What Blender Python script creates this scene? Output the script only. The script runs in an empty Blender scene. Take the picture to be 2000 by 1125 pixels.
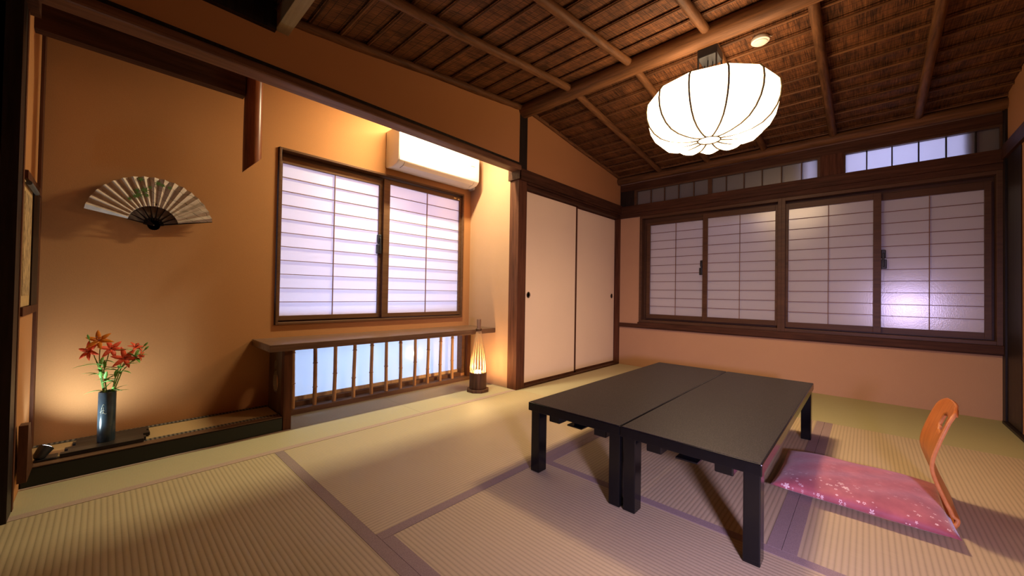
import bpy, bmesh, math, random
from math import sin, cos, pi, radians
from mathutils import Vector, Matrix
random.seed(7)
C = bpy.context.scene.collection

# ------------------------------------------------------------------ camera
def make_camera():
    yaw = math.atan2(-1, -1) - 0.0349
    pit, rol = 0.01423, 0.0167
    f = Vector((cos(yaw)*cos(pit), sin(yaw)*cos(pit), sin(pit)))
    r0 = f.cross(Vector((0, 0, 1))).normalized(); u0 = r0.cross(f)
    r = r0*cos(rol) + u0*sin(rol); u = -r0*sin(rol) + u0*cos(rol)
    cd = bpy.data.cameras.new('camera'); co = bpy.data.objects.new('camera', cd)
    m = Matrix((r, u, -f)).transposed().to_4x4(); m.translation = Vector((4.1441, 2.1268, 0.8035))
    co.matrix_world = m
    cd.sensor_width = 36; cd.lens = 743.2/2000*36; cd.clip_start = 0.02
    C.objects.link(co); bpy.context.scene.camera = co
make_camera()
sc = bpy.context.scene
sc.view_settings.view_transform = 'Standard'; sc.view_settings.look = 'None'
sc.view_settings.gamma = 1; sc.view_settings.use_curve_mapping = False
sc.view_settings.exposure = 0.60
sc.cycles.use_denoising = True
sc.cycles.max_bounces = 7; sc.cycles.diffuse_bounces = 2; sc.cycles.transmission_bounces = 5
sc.cycles.sample_clamp_indirect = 4

# ------------------------------------------------------------------ world (dusk sky outside)
w = bpy.data.worlds.new('dusk'); sc.world = w; w.use_nodes = True
w.node_tree.nodes['Background'].inputs[0].default_value = (0.52, 0.42, 0.46, 1)
w.node_tree.nodes['Background'].inputs[1].default_value = 0.20

# ------------------------------------------------------------------ lights
def area(name, loc, target, sx, sy, power, col, spread=180):
    l = bpy.data.lights.new(name, 'AREA'); l.shape = 'RECTANGLE'; l.size = sx; l.size_y = sy
    l.energy = power; l.color = col; l.spread = radians(spread)
    o = bpy.data.objects.new(name, l); o.location = loc
    d = Vector(target) - Vector(loc)
    o.rotation_euler = d.to_track_quat('-Z', 'Y').to_euler(); C.objects.link(o); return o
def point(name, loc, r, power, col):
    l = bpy.data.lights.new(name, 'POINT'); l.energy = power; l.color = col; l.shadow_soft_size = r
    o = bpy.data.objects.new(name, l); o.location = loc; C.objects.link(o); return o
# strip lamp hidden behind the small wall over the alcove opening
area('alcove_strip_light', (2.45, -0.157, 2.20), (2.45, -0.26, 1.60), 0.50, 0.05, 26, (1.0, 0.88, 0.56), 180)
# cool violet lamp in the room corner behind the camera
area('cool_room_light', (3.92, 2.58, 0.70), (1.9, 1.45, 0.0), 0.15, 0.12, 8.6, (0.72, 0.57, 1.0), 100)
# downward glow of the bulbs in the paper pendant lamp
def spot(name, loc, target, r, power, col, deg, blend=1.0):
    l = bpy.data.lights.new(name, 'SPOT'); l.energy = power; l.color = col; l.shadow_soft_size = r; l.spot_size = radians(deg); l.spot_blend = blend
    o = bpy.data.objects.new(name, l); o.location = loc; o.rotation_euler = (Vector(target)-Vector(loc)).to_track_quat('-Z', 'Y').to_euler(); C.objects.link(o); return o
spot('pendant_downlight', (1.68, 1.43, 1.70), (1.68, 1.43, 0), 0.10, 63, (1.0, 0.69, 0.41), 168)
# daylight behind the windows
area('daylight_alcove_window', (2.64, -1.5, 1.25), (2.64, -0.62, 1.15), 1.6, 1.1, 29, (0.86, 0.80, 1.0))
area('daylight_low_window', (2.6, -1.3, 0.25), (2.6, -0.62, 0.25), 1.6, 0.5, 22, (0.36, 0.60, 1.0))
area('daylight_transom', (-0.55, 2.25, 1.92), (0, 2.25, 1.92), 0.9, 0.35, 11.0, (0.62, 0.62, 1.0))

# ------------------------------------------------------------------ mesh helpers
class MB:
    def __init__(s): s.v = []; s.f = []
    def add(s, vs, fs):
        n = len(s.v); s.v += [tuple(v) for v in vs]; s.f += [tuple(n+i for i in f) for f in fs]; return s
    def box(s, x0, x1, y0, y1, z0, z1):
        x0, x1 = sorted((x0, x1)); y0, y1 = sorted((y0, y1)); z0, z1 = sorted((z0, z1))
        return s.add([(x0,y0,z0),(x1,y0,z0),(x1,y1,z0),(x0,y1,z0),(x0,y0,z1),(x1,y0,z1),(x1,y1,z1),(x0,y1,z1)],
            [(3,2,1,0),(4,5,6,7),(0,1,5,4),(1,2,6,5),(2,3,7,6),(3,0,4,7)])
    def tube(s, pts, rad, n=10, cap=True):
        pts = [Vector(p) for p in pts]
        if not hasattr(rad, '__len__'): rad = [rad]*len(pts)
        vs = []; fs = []; up = None
        for i, p in enumerate(pts):
            d = (pts[min(i+1, len(pts)-1)] - pts[max(i-1, 0)]).normalized()
            if up is None: up = Vector((0,0,1)) if abs(d.z) < .9 else Vector((1,0,0))
            a = d.cross(up).normalized(); up = a.cross(d).normalized()
            for k in range(n):
                t = 2*pi*k/n; vs.append(p + (a*cos(t) + up*sin(t))*rad[i])
        for i in range(len(pts)-1):
            for k in range(n):
                k2 = (k+1) % n; fs.append((i*n+k, i*n+k2, (i+1)*n+k2, (i+1)*n+k))
        if cap: fs.append(tuple(range(n-1, -1, -1))); fs.append(tuple((len(pts)-1)*n+k for k in range(n)))
        return s.add(vs, fs)
    def lathe(s, prof, c, n=32, cap0=True, cap1=True):
        vs = []; fs = []
        for r, z in prof:
            for k in range(n):
                t = 2*pi*k/n; vs.append((c[0]+r*cos(t), c[1]+r*sin(t), c[2]+z))
        for i in range(len(prof)-1):
            for k in range(n):
                k2 = (k+1) % n; fs.append((i*n+k, i*n+k2, (i+1)*n+k2, (i+1)*n+k))
        if cap0: fs.append(tuple(range(n-1, -1, -1)))
        if cap1: fs.append(tuple((len(prof)-1)*n+k for k in range(n)))
        return s.add(vs, fs)
    def prism(s, poly, axis, a0, a1):
        # poly: list of 2D points in the plane perpendicular to axis, extruded from a0 to a1
        def P(p, a): return {'x': (a, p[0], p[1]), 'y': (p[0], a, p[1]), 'z': (p[0], p[1], a)}[axis]
        n = len(poly)
        vs = [P(p, a0) for p in poly] + [P(p, a1) for p in poly]
        return s.add(vs, [tuple(range(n-1, -1, -1)), tuple(range(n, 2*n))] + [(k, (k+1) % n, n+(k+1) % n, n+k) for k in range(n)])
    def build(s, name, mat, parent=None, smooth=False, bevel=0, seg=2, **tags):
        me = bpy.data.meshes.new(name); me.from_pydata(s.v, [], s.f)
        bm = bmesh.new(); bm.from_mesh(me); bmesh.ops.recalc_face_normals(bm, faces=bm.faces); bm.to_mesh(me); bm.free()
        me.materials.append(mat)
        o = bpy.data.objects.new(name, me); C.objects.link(o)
        if parent is not None: attach(o, parent)
        if bevel:
            b = o.modifiers.new('bevel', 'BEVEL'); b.width = bevel; b.segments = seg; b.limit_method = 'ANGLE'
        if smooth:
            for p in me.polygons: p.use_smooth = True
            if smooth != 'all':
                me.set_sharp_from_angle(angle=radians(40))
        for k, v in tags.items(): o[k] = v
        return o
def origin_of(o):
    m = o.matrix_basis.copy(); p = o.parent
    while p is not None: m = p.matrix_basis @ m if False else m; p = p.parent
    return m
WM = {}
def attach(o, parent):
    o.parent = parent
    o.matrix_parent_inverse = WM.get(parent.name, Matrix.Identity(4)).inverted()
def thing(name, loc, label, cat, group=None, kind=None):
    o = bpy.data.objects.new(name, None); o.location = loc; o.empty_display_size = 0.05; C.objects.link(o)
    WM[o.name] = Matrix.Translation(Vector(loc))
    o['label'] = label; o['category'] = cat
    if group: o['group'] = group
    if kind: o['kind'] = kind
    return o
def copy_tree(o, parent=None):
    c = o.copy(); C.objects.link(c)
    if parent is not None:
        c.parent = parent
    for ch in list(kids.get(o.name, [])):
        copy_tree(ch, c)
    return c
kids = {}
def struct(mb, name, mat, label, cat, **k):
    return mb.build(name, mat, None, kind='structure', label=label, category=cat, **k)

# ------------------------------------------------------------------ material helpers
def new_mat(name):
    m = bpy.data.materials.new(name); m.use_nodes = True
    nt = m.node_tree; b = nt.nodes['Principled BSDF']; return m, nt, b
def N(nt, t, **k):
    n = nt.nodes.new(t)
    for a, v in k.items(): setattr(n, a, v)
    return n
def L(nt, a, b): nt.links.new(a, b)
def math_n(nt, op, a, b=None, c=None):
    n = N(nt, 'ShaderNodeMath', operation=op)
    for i, v in enumerate((a, b, c)):
        if v is None: continue
        if isinstance(v, (int, float)): n.inputs[i].default_value = v
        else: L(nt, v, n.inputs[i])
    return n.outputs[0]
def ramp(nt, fac, stops):
    r = N(nt, 'ShaderNodeValToRGB'); e = r.color_ramp.elements
    while len(e) < len(stops): e.new(0.5)
    for i, (p, c) in enumerate(stops):
        e[i].position = p; e[i].color = (*c, 1)
    L(nt, fac, r.inputs[0]); return r.outputs[0]
def coords(nt, scale=(1,1,1), kind='Object'):
    t = N(nt, 'ShaderNodeTexCoord'); mp = N(nt, 'ShaderNodeMapping'); mp.inputs['Scale'].default_value = scale
    L(nt, t.outputs[kind], mp.inputs[0]); return mp.outputs[0]
def bump(nt, b, h, strength=0.3, dist=0.002):
    n = N(nt, 'ShaderNodeBump'); n.inputs['Strength'].default_value = strength; n.inputs['Distance'].default_value = dist
    L(nt, h, n.inputs['Height']); L(nt, n.outputs[0], b.inputs['Normal'])
def noise(nt, vec, scale=5, detail=4, rough=0.55):
    n = N(nt, 'ShaderNodeTexNoise'); n.inputs['Scale'].default_value = scale; n.inputs['Detail'].default_value = detail
    n.inputs['Roughness'].default_value = rough
    if vec is not None: L(nt, vec, n.inputs['Vector'])
    return n.outputs['Fac']
def plain(name, col, rough=0.5, spec=0.5, metal=0, nscale=0, var=0.15, bstr=0.15):
    m, nt, b = new_mat(name); b.inputs['Roughness'].default_value = rough
    b.inputs['Specular IOR Level'].default_value = spec; b.inputs['Metallic'].default_value = metal
    f = noise(nt, coords(nt), nscale or 30)
    c = ramp(nt, f, [(0.3, tuple(x*(1-var) for x in col)), (0.7, tuple(min(1, x*(1+var)) for x in col))])
    L(nt, c, b.inputs['Base Color'])
    if bstr: bump(nt, b, f, bstr, 0.0008)
    return m
def wood(name, dark, light, axis='x', rough=0.45, freq=60, spec=0.22, knots=False):
    m, nt, b = new_mat(name); b.inputs['Roughness'].default_value = rough; b.inputs['Specular IOR Level'].default_value = spec
    s = {'x': (0.06, 1, 1), 'y': (1, 0.06, 1), 'z': (1, 1, 0.06)}[axis]
    v = coords(nt, s); f = noise(nt, v, freq, 6, 0.65); f2 = noise(nt, coords(nt, tuple(q*0.3 for q in s)), 25, 3)
    mix = math_n(nt, 'ADD', math_n(nt, 'MULTIPLY', f, 0.65), math_n(nt, 'MULTIPLY', f2, 0.35))
    c = ramp(nt, mix, [(0.35, dark), (0.65, light)])
    L(nt, c, b.inputs['Base Color']); bump(nt, b, f, 0.25, 0.001)
    return m
def plaster(name, col, rough=0.92, var=0.07, sc_=260):
    m, nt, b = new_mat(name); b.inputs['Roughness'].default_value = rough; b.inputs['Specular IOR Level'].default_value = 0.15
    f = noise(nt, coords(nt), sc_, 3, 0.7); f2 = noise(nt, coords(nt), 2.2, 3)
    mix = math_n(nt, 'ADD', math_n(nt, 'MULTIPLY', f, 0.6), math_n(nt, 'MULTIPLY', f2, 0.4))
    c = ramp(nt, mix, [(0.3, tuple(x*(1-var) for x in col)), (0.7, tuple(min(1, x*(1+var)) for x in col))])
    L(nt, c, b.inputs['Base Color']); bump(nt, b, f, 0.35, 0.0012)
    return m
def tatami(name, along, col=(0.475, 0.375, 0.22), groove=0.72):
    m, nt, b = new_mat(name); b.inputs['Roughness'].default_value = 0.62; b.inputs['Specular IOR Level'].default_value = 0.35
    t = N(nt, 'ShaderNodeTexCoord'); sp = N(nt, 'ShaderNodeSeparateXYZ'); L(nt, t.outputs['Object'], sp.inputs[0])
    across = sp.outputs['Y'] if along == 'x' else sp.outputs['X']
    al = sp.outputs['X'] if along == 'x' else sp.outputs['Y']
    sn = math_n(nt, 'SINE', math_n(nt, 'MULTIPLY', across, 2*pi/0.0155))
    rib = math_n(nt, 'POWER', math_n(nt, 'ADD', math_n(nt, 'MULTIPLY', sn, 0.5), 0.5), 0.45)
    # rush strands run across the ribs
    s = (300, 14, 1) if along == 'x' else (14, 300, 1)
    fine = noise(nt, coords(nt, s), 1.0, 2)
    patch = noise(nt, coords(nt), 2.5, 3)
    h = math_n(nt, 'ADD', rib, math_n(nt, 'MULTIPLY', fine, 0.35))
    g = math_n(nt, 'ADD', math_n(nt, 'MULTIPLY', rib, 0.55), math_n(nt, 'ADD', math_n(nt, 'MULTIPLY', fine, 0.3), math_n(nt, 'MULTIPLY', patch, 0.25)))
    d = tuple(x*groove for x in col)
    L(nt, ramp(nt, g, [(0.15, d), (0.62, col), (0.9, tuple(min(1, x*1.12) for x in col))]), b.inputs['Base Color'])
    bump(nt, b, h, 0.30, 0.0022)
    return m
def pane_mat(name, trans, diff=(0.80, 0.78, 0.80), mixf=0.5, rough=0.30, bscale=170, bstr=0.22, spec=0.3, gloss=0.13):
    m, nt, b = new_mat(name)
    b.inputs['Base Color'].default_value = (*diff, 1); b.inputs['Roughness'].default_value = rough
    b.inputs['Specular IOR Level'].default_value = spec
    f = noise(nt, coords(nt, (1, 1, 1)), bscale, 2, 0.5)
    bm_ = N(nt, 'ShaderNodeBump'); bm_.inputs['Strength'].default_value = bstr; bm_.inputs['Distance'].default_value = 0.0012
    L(nt, f, bm_.inputs['Height']); L(nt, bm_.outputs[0], b.inputs['Normal'])
    tr = N(nt, 'ShaderNodeBsdfTranslucent'); tr.inputs['Color'].default_value = (*trans, 1)
    mx0 = N(nt, 'ShaderNodeMixShader'); mx0.inputs[0].default_value = mixf
    L(nt, b.outputs[0], mx0.inputs[1]); L(nt, tr.outputs[0], mx0.inputs[2])
    gl = N(nt, 'ShaderNodeBsdfGlossy'); gl.inputs['Roughness'].default_value = rough*0.66; L(nt, bm_.outputs[0], gl.inputs['Normal'])
    mx = N(nt, 'ShaderNodeMixShader'); mx.inputs[0].default_value = gloss
    L(nt, mx0.outputs[0], mx.inputs[1]); L(nt, gl.outputs[0], mx.inputs[2]); L(nt, mx.outputs[0], nt.nodes['Material Output'].inputs[0])
    return m
def emissive(name, col, strength, base=(0.8, 0.75, 0.65)):
    m, nt, b = new_mat(name); b.inputs['Base Color'].default_value = (*base, 1); b.inputs['Roughness'].default_value = 0.8
    b.inputs['Emission Color'].default_value = (*col, 1); b.inputs['Emission Strength'].default_value = strength
    f = noise(nt, coords(nt), 60, 3); bump(nt, b, f, 0.1, 0.0005)
    return m

M = {}
M['plaster'] = plaster('ochre_plaster', (0.49, 0.225, 0.087))
M['plaster_low'] = plaster('pale_ochre_plaster', (0.53, 0.31, 0.175))
M['fusuma'] = plaster('fusuma_paper', (0.94, 0.73, 0.51), rough=0.8, var=0.04)
M['wx'] = wood('dark_wood_x', (0.035, 0.014, 0.008), (0.105, 0.042, 0.022), 'x', 0.55, spec=0.12)
M['wy'] = wood('dark_wood_y', (0.035, 0.014, 0.008), (0.105, 0.042, 0.022), 'y', 0.55, spec=0.12)
M['wz'] = wood('dark_wood_z', (0.055, 0.020, 0.011), (0.145, 0.055, 0.028), 'z', 0.6, spec=0.1)
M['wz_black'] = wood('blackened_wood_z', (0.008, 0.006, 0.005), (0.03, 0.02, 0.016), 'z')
M['log_x'] = wood('log_x', (0.06, 0.025, 0.010), (0.22, 0.095, 0.036), 'x', 0.55)
M['log_y'] = wood('log_y', (0.06, 0.025, 0.010), (0.22, 0.095, 0.036), 'y', 0.55)
M['log_z'] = wood('polished_log_z', (0.12, 0.03, 0.012), (0.34, 0.10, 0.035), 'z', 0.3)
M['pale_y'] = wood('pale_wood_y', (0.30, 0.22, 0.12), (0.44, 0.33, 0.19), 'y', 0.6)
M['frame_x'] = wood('window_frame_x', (0.10, 0.045, 0.02), (0.16, 0.075, 0.035), 'x', 0.4)
M['frame_y'] = wood('window_frame_y', (0.075, 0.036, 0.02), (0.12, 0.058, 0.03), 'y', 0.4)
M['bench_top'] = wood('bench_top', (0.10, 0.05, 0.028), (0.20, 0.11, 0.065), 'x', 0.35)
M['lacquer'] = plain('black_lacquer', (0.004, 0.004, 0.0045), 0.18, 0.42, nscale=40, bstr=0.02)
M['table_top'] = None
M['metal_black'] = plain('black_metal', (0.012, 0.012, 0.014), 0.4, 0.5)
M['heri'] = plain('tatami_border', (0.30, 0.22, 0.195), 0.8, 0.2, nscale=400, var=0.2, bstr=0.2)
M['heri_light'] = plain('tatami_border_light', (0.46, 0.33, 0.26), 0.8, 0.2, nscale=400, var=0.12, bstr=0.2)
M['tat_x'] = tatami('tatami_x', 'x')
M['tat_y'] = tatami('tatami_y', 'y')
M['tat_plain'] = tatami('tatami_plain', 'x', (0.47, 0.40, 0.24), 0.96)
M['tat_olive_shadow'] = tatami('tatami_olive_shadow', 'y', (0.40, 0.37, 0.17), 0.96)  # shadow by the window wall is put into this olive base colour
M['pane'] = pane_mat('frosted_pane', (0.95, 0.90, 0.98))
M['pane_low'] = pane_mat('frosted_low_pane', (0.9, 0.95, 1.0), rough=0.16, spec=0.6, bstr=0.05, gloss=0.14)
M['pane_t'] = pane_mat('transom_pane', (0.95, 0.95, 1.0), diff=(0.22, 0.22, 0.22), mixf=0.5, rough=0.4)
M['lattice'] = plain('lattice_wood', (0.24, 0.12, 0.07), 0.5, 0.3, nscale=60)
M['white_plastic'] = plain('white_plastic', (0.84, 0.80, 0.72), 0.35, 0.5, nscale=3, var=0.02, bstr=0)
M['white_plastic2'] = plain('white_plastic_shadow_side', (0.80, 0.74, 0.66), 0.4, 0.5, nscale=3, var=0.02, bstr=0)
M['dark_slot'] = plain('dark_slot', (0.05, 0.04, 0.04), 0.6, 0.3)
M['bamboo'] = wood('bamboo', (0.36, 0.17, 0.06), (0.56, 0.31, 0.13), 'z', 0.3, 40)
M['bark'] = wood('smoked_bamboo', (0.045, 0.02, 0.010), (0.17, 0.08, 0.038), 'z', 0.5, 45)
M['split'] = wood('split_bamboo', (0.50, 0.30, 0.13), (0.72, 0.48, 0.24), 'z', 0.45, 40)
M['glow'] = emissive('lantern_bulb', (1.0, 0.72, 0.34), 22)
M['shade'] = emissive('paper_lamp_shade', (1.0, 0.69, 0.40), 4.8)
M['shade_rib'] = plain('shade_rib', (0.10, 0.07, 0.03), 0.6, 0.3)
M['spot_lens'] = emissive('spot_lens', (0.85, 0.88, 1.0), 14)

def table_mat():
    m, nt, b = new_mat('speckled_black_tabletop'); b.inputs['Roughness'].default_value = 0.46; b.inputs['Specular IOR Level'].default_value = 0.28
    f = noise(nt, coords(nt, (1, 1, 1)), 330, 2, 0.7)
    L(nt, ramp(nt, f, [(0.42, (0.008, 0.0065, 0.006)), (0.56, (0.026, 0.020, 0.018)), (0.66, (0.085, 0.066, 0.056))]), b.inputs['Base Color'])
    bump(nt, b, f, 0.25, 0.0006); return m
M['table_top'] = table_mat()
def reed_mat():
    m, nt, b = new_mat('reed_matting'); b.inputs['Roughness'].default_value = 0.7; b.inputs['Specular IOR Level'].default_value = 0.25
    a = noise(nt, coords(nt, (7, 190, 1)), 1.0, 4, 0.75)
    p = noise(nt, coords(nt, (9, 12, 1)), 1.0, 3, 0.6)
    t = N(nt, 'ShaderNodeTexCoord'); sp = N(nt, 'ShaderNodeSeparateXYZ'); L(nt, t.outputs['Object'], sp.inputs[0])
    th = math_n(nt, 'GREATER_THAN', math_n(nt, 'SINE', math_n(nt, 'ADD', math_n(nt, 'MULTIPLY', sp.outputs['X'], 2*pi/0.048), math_n(nt, 'MULTIPLY', p, 1.2))), 0.975)
    g = math_n(nt, 'ADD', math_n(nt, 'MULTIPLY', a, 0.7), math_n(nt, 'MULTIPLY', p, 0.3))
    c = ramp(nt, g, [(0.36, (0.012, 0.005, 0.002)), (0.49, (0.115, 0.043, 0.015)), (0.66, (0.27, 0.105, 0.036))])
    mx = N(nt, 'ShaderNodeMix', data_type='RGBA'); L(nt, th, mx.inputs['Factor']); L(nt, c, mx.inputs['A']); mx.inputs['B'].default_value = (0.03, 0.015, 0.008, 1)
    L(nt, mx.outputs['Result'], b.inputs['Base Color']); bump(nt, b, a, 0.6, 0.003); return m
M['reed'] = reed_mat()

# ================================================================== ROOM SHELL
YR = 2.81; XB = 5.45; XL = 4.355; YA = -0.62; XE = 1.79
ZR = 2.385; SL = 0.12; XR = 1.75
def ceil_z(x): return ZR - SL*abs(x-XR)
struct(MB().box(-0.3, XB+0.1, -0.9, YR+0.3, -0.14, -0.06), 'floor', plain('sub_floor_boards', (0.2, 0.13, 0.08), 0.7), 'plain board sub floor under the tatami mats', 'floor')

# tatami mats -----------------------------------------------------
def mat_(x0, x1, y0, y1, along, label, heri=(), m=None, group='tatami mats'):
    t = thing('tatami_mat', ((x0+x1)/2, (y0+y1)/2, -0.055), label, 'tatami mat')
    g = 0.0006
    MB().box(x0+g, x1-g, y0+g, y1-g, -0.055, 0.0).build('woven_surface', m or M['tat_'+along], t)
    W = 0.040
    for h in heri:
        hm = M['heri']; side = h
        if h.endswith('L'): hm = M['heri_light']; side = h[:-1]
        b = {'x0': (x0+g, x0+W, y0+g, y1-g), 'x1': (x1-W, x1-g, y0+g, y1-g), 'y0': (x0+g, x1-g, y0+g, y0+W), 'y1': (x0+g, x1-g, y1-W, y1-g)}[side]
        MB().box(*b, -0.004, 0.0010).build('cloth_border', hm, t, label='cloth edge band')
mat_(3.515, 4.47, 0.0, 1.93, 'y', 'straw tatami mat nearest the camera in the lower left corner of the room', ['x0', 'x1'])
mat_(4.47, XB, 0.0, 1.93, 'y', 'straw tatami mat at the far left edge past the black post', ['x0', 'x1'])
mat_(1.76, 3.515, 0.0, 0.985, 'x', 'straw tatami mat lying in front of the alcove, left of the table', ['y1'])
mat_(0.0, 1.76, 0.0, 0.985, 'x', 'straw tatami mat running along the sliding paper doors', ['y1'], M['tat_plain'])
mat_(2.656, 3.515, 0.985, YR, 'y', 'straw tatami mat under the front legs of the low tables', ['x0', 'x1'])
mat_(0.93, 2.656, 0.985, 1.93, 'x', 'straw tatami mat hidden mostly beneath the low tables', ['y0', 'y1'])
mat_(0.93, 2.656, 1.93, YR, 'x', 'straw tatami mat carrying the pink cushioned floor chair', ['y0'])
mat_(0.0, 0.93, 0.985, YR, 'y', 'tatami mat coloured olive for the shadow along the foot of the wide window wall', [], M['tat_olive_shadow'])
mat_(3.515, XB, 1.93, YR, 'x', 'straw tatami mat behind the camera side of the room', ['y0'])
mat_(2.685, XL, -0.30, 0.0, 'x', 'narrow straw tatami strip in front of the raised display shelf', ['y1L'], M['tat_plain'])
mat_(XE, 2.685, -0.575, 0.0, 'x', 'narrow straw tatami strip holding the bamboo lantern', ['y1L'], M['tat_plain'])
mat_(2.685, 3.42, -0.575, -0.30, 'x', 'small tatami infill in the shade under the long wooden bench', [], M['tat_plain'])
struct(MB().box(3.40, XL, -0.300, -0.288, 0, 0.003), 'trim_1', M['heri_light'], 'thin cloth edging at the foot of the black display shelf', 'trim')

# walls ------------------------------------------------------------
def wall_box(*b): return MB().box(*b)
# window wall x<=0
ww = MB()
ww.box(-0.12, 0, 0, YR+0.1, -0.06, 0.437)
ww.box(-0.12, 0, 0, 0.239, 0.437, 1.70)
ww.box(-0.12, 0, 2.80, YR+0.1, 0.437, 1.70)
ww.box(-0.12, 0, -0.1, YR+0.1, 2.03, 2.5)
ww.box(-0.12, 0, -0.9, -0.06, -0.06, 2.5)
struct(ww, 'wall_right', M['plaster_low'], 'ochre plaster wall around the wide row of paper windows', 'wall')
# alcove back wall
aw = MB()
aw.box(1.872, 3.34, YA-0.12, YA, 0.44, 0.578)
aw.box(XE-0.1, 1.872, YA-0.12, YA, -0.06, 2.3)
aw.box(3.405, XL+0.1, YA-0.12, YA, -0.06, 2.3); aw.box(3.34, 3.405, YA-0.12, YA, -0.06, 0.578)
aw.box(1.872, 3.405, YA-0.12, YA, 1.715, 2.3)
aw.box(1.872, 3.34, YA-0.12, YA, -0.06, 0.02)
struct(aw, 'wall_alcove_back', M['plaster'], 'ochre plaster back wall of the alcove behind the fan and flowers', 'wall')
# alcove end wall (right) and closet wall behind fusuma
struct(MB().box(XE-0.08, XE, YA, -0.10, -0.06, 2.3), 'wall_alcove_right', M['plaster_low'], 'bright plaster end wall beside the bamboo lantern', 'wall')
struct(MB().box(XL, XL+0.08, YA, 0.0, -0.06, 2.3), 'wall_alcove_left', M['plaster'], 'narrow plaster side wall at the left end of the alcove', 'wall')
struct(MB().box(XE-0.1, XL+0.1, YA-0.1, -0.04, 2.28, 2.32), 'ceiling_alcove', M['wx'], 'dark board ceiling hidden above the alcove opening', 'ceiling')
# small wall over the alcove and over the doors (follows the gable)
kb = MB(); kb.prism([(1.80, 1.885), (3.60, 1.885), (XL+0.02, 1.885), (XL+0.02, 2.2), (3.60, 2.20), (1.80, 2.385)], 'y', -0.03, 0.0)
kb.prism([(0.0, 1.83), (1.80, 1.83), (1.80, 2.40), (0.0, 2.19)], 'y', -0.05, -0.004)
struct(kb, 'wall_left', M['plaster'], 'ochre plaster wall band over the alcove opening and sliding doors', 'wall')
struct(MB().box(XL+0.02, XB+0.1, -0.10, 0.0, -0.06, 2.6), 'wall_left_near', M['plaster'], 'sliver of ochre wall at the extreme left beyond the black post', 'wall')
struct(MB().box(-0.1, XE, -0.75, -0.70, -0.06, 2.4), 'wall_closet', M['plaster'], 'closet back wall hidden behind the sliding paper doors', 'wall')
# right side wall and wall behind the camera
rw = MB(); rw.box(0.39, XB+0.1, YR, YR+0.1, -0.06, 1.75); rw.box(-0.1, XB+0.1, YR, YR+0.1, 1.75, 2.6); rw.box(-0.1, 0.39, YR+0.04, YR+0.1, -0.06, 1.75)
struct(rw, 'wall_front', M['plaster'], 'ochre plaster wall at the extreme right edge', 'wall')
struct(MB().box(XB, XB+0.1, -0.1, YR+0.1, -0.06, 2.6), 'wall_behind', M['plaster'], 'ochre plaster wall behind the camera', 'wall')

# timber -----------------------------------------------------------
tn = [1]
def trim(mb, mat, label, cat='beam', **k):
    tn[0] += 1
    return struct(mb, 'trim_%d' % tn[0], mat, label, cat, **k)
# main post
trim(MB().box(1.692, 1.797, -0.104, 0.0, 0, 1.83), M['wz'], 'square reddish-brown post between the alcove and the sliding doors', 'post', bevel=0.004)
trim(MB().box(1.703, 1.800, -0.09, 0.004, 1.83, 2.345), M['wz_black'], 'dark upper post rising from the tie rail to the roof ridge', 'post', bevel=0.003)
# nageshi over fusuma wrapping around post
nb = MB(); nb.box(0.0, 1.812, 0.0, 0.022, 1.758, 1.85); nb.box(1.797, 1.815, -0.11, 0.022, 1.758, 1.85)
trim(nb, M['wx'], 'dark tie rail above the sliding paper doors, wrapped round the post', 'beam', bevel=0.002)
kb = MB(); kb.box(0.0, 1.692, -0.10, -0.012, 1.705, 1.76); kb.box(0.0, 1.692, -0.012, 0.004, 1.74, 1.76); kb.box(0, 1.692, -0.012, 0.0, 1.705, 1.716)
trim(kb, M['wx'], 'grooved brown head rail of the sliding paper doors', 'rail', bevel=0.001)
trim(MB().box(0.0, 1.692, -0.10, -0.004, -0.005, 0.012), M['wx'], 'dark wooden floor track of the sliding paper doors', 'rail')
trim(MB().box(-0.05, 0.003, -0.10, 0.0, 0, 2.2), M['wz'], 'slim brown corner post between sliding doors and window wall', 'post')
# alcove header beam
ob = MB(); ob.box(1.797, XL, -0.075, 0.028, 1.828, 1.872)
trim(ob, wood('alcove_beam_wood', (0.10, 0.04, 0.02), (0.22, 0.10, 0.05), 'x', 0.5), 'long reddish-brown header beam over the alcove opening', 'beam', bevel=0.010)
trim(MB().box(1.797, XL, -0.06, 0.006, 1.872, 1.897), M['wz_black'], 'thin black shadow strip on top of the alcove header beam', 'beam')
# post at left front
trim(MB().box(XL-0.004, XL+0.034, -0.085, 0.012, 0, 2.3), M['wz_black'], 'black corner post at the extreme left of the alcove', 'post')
trim(MB().box(XL-0.006, XL+0.02, -0.115, -0.0855, 0, 2.2), M['wz'], 'brown post strip beside the black left corner post', 'post')
trim(MB().box(XL-0.010, XL, YA, -0.555, 0.08, 2.2), M['wz'], 'dark slim corner strip at the back left of the alcove', 'post')
trim(MB().box(XL+0.034, XB, 0.0, 0.02, 1.76, 1.85), M['wx'], 'dark rail on the ochre wall at the extreme upper left', 'beam')
trim(MB().box(XL-0.03, XL+0.04, -0.13, 0.03, 1.80, 1.885), M['wx'], 'dark beam end block at the top of the black left post', 'beam')
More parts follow.
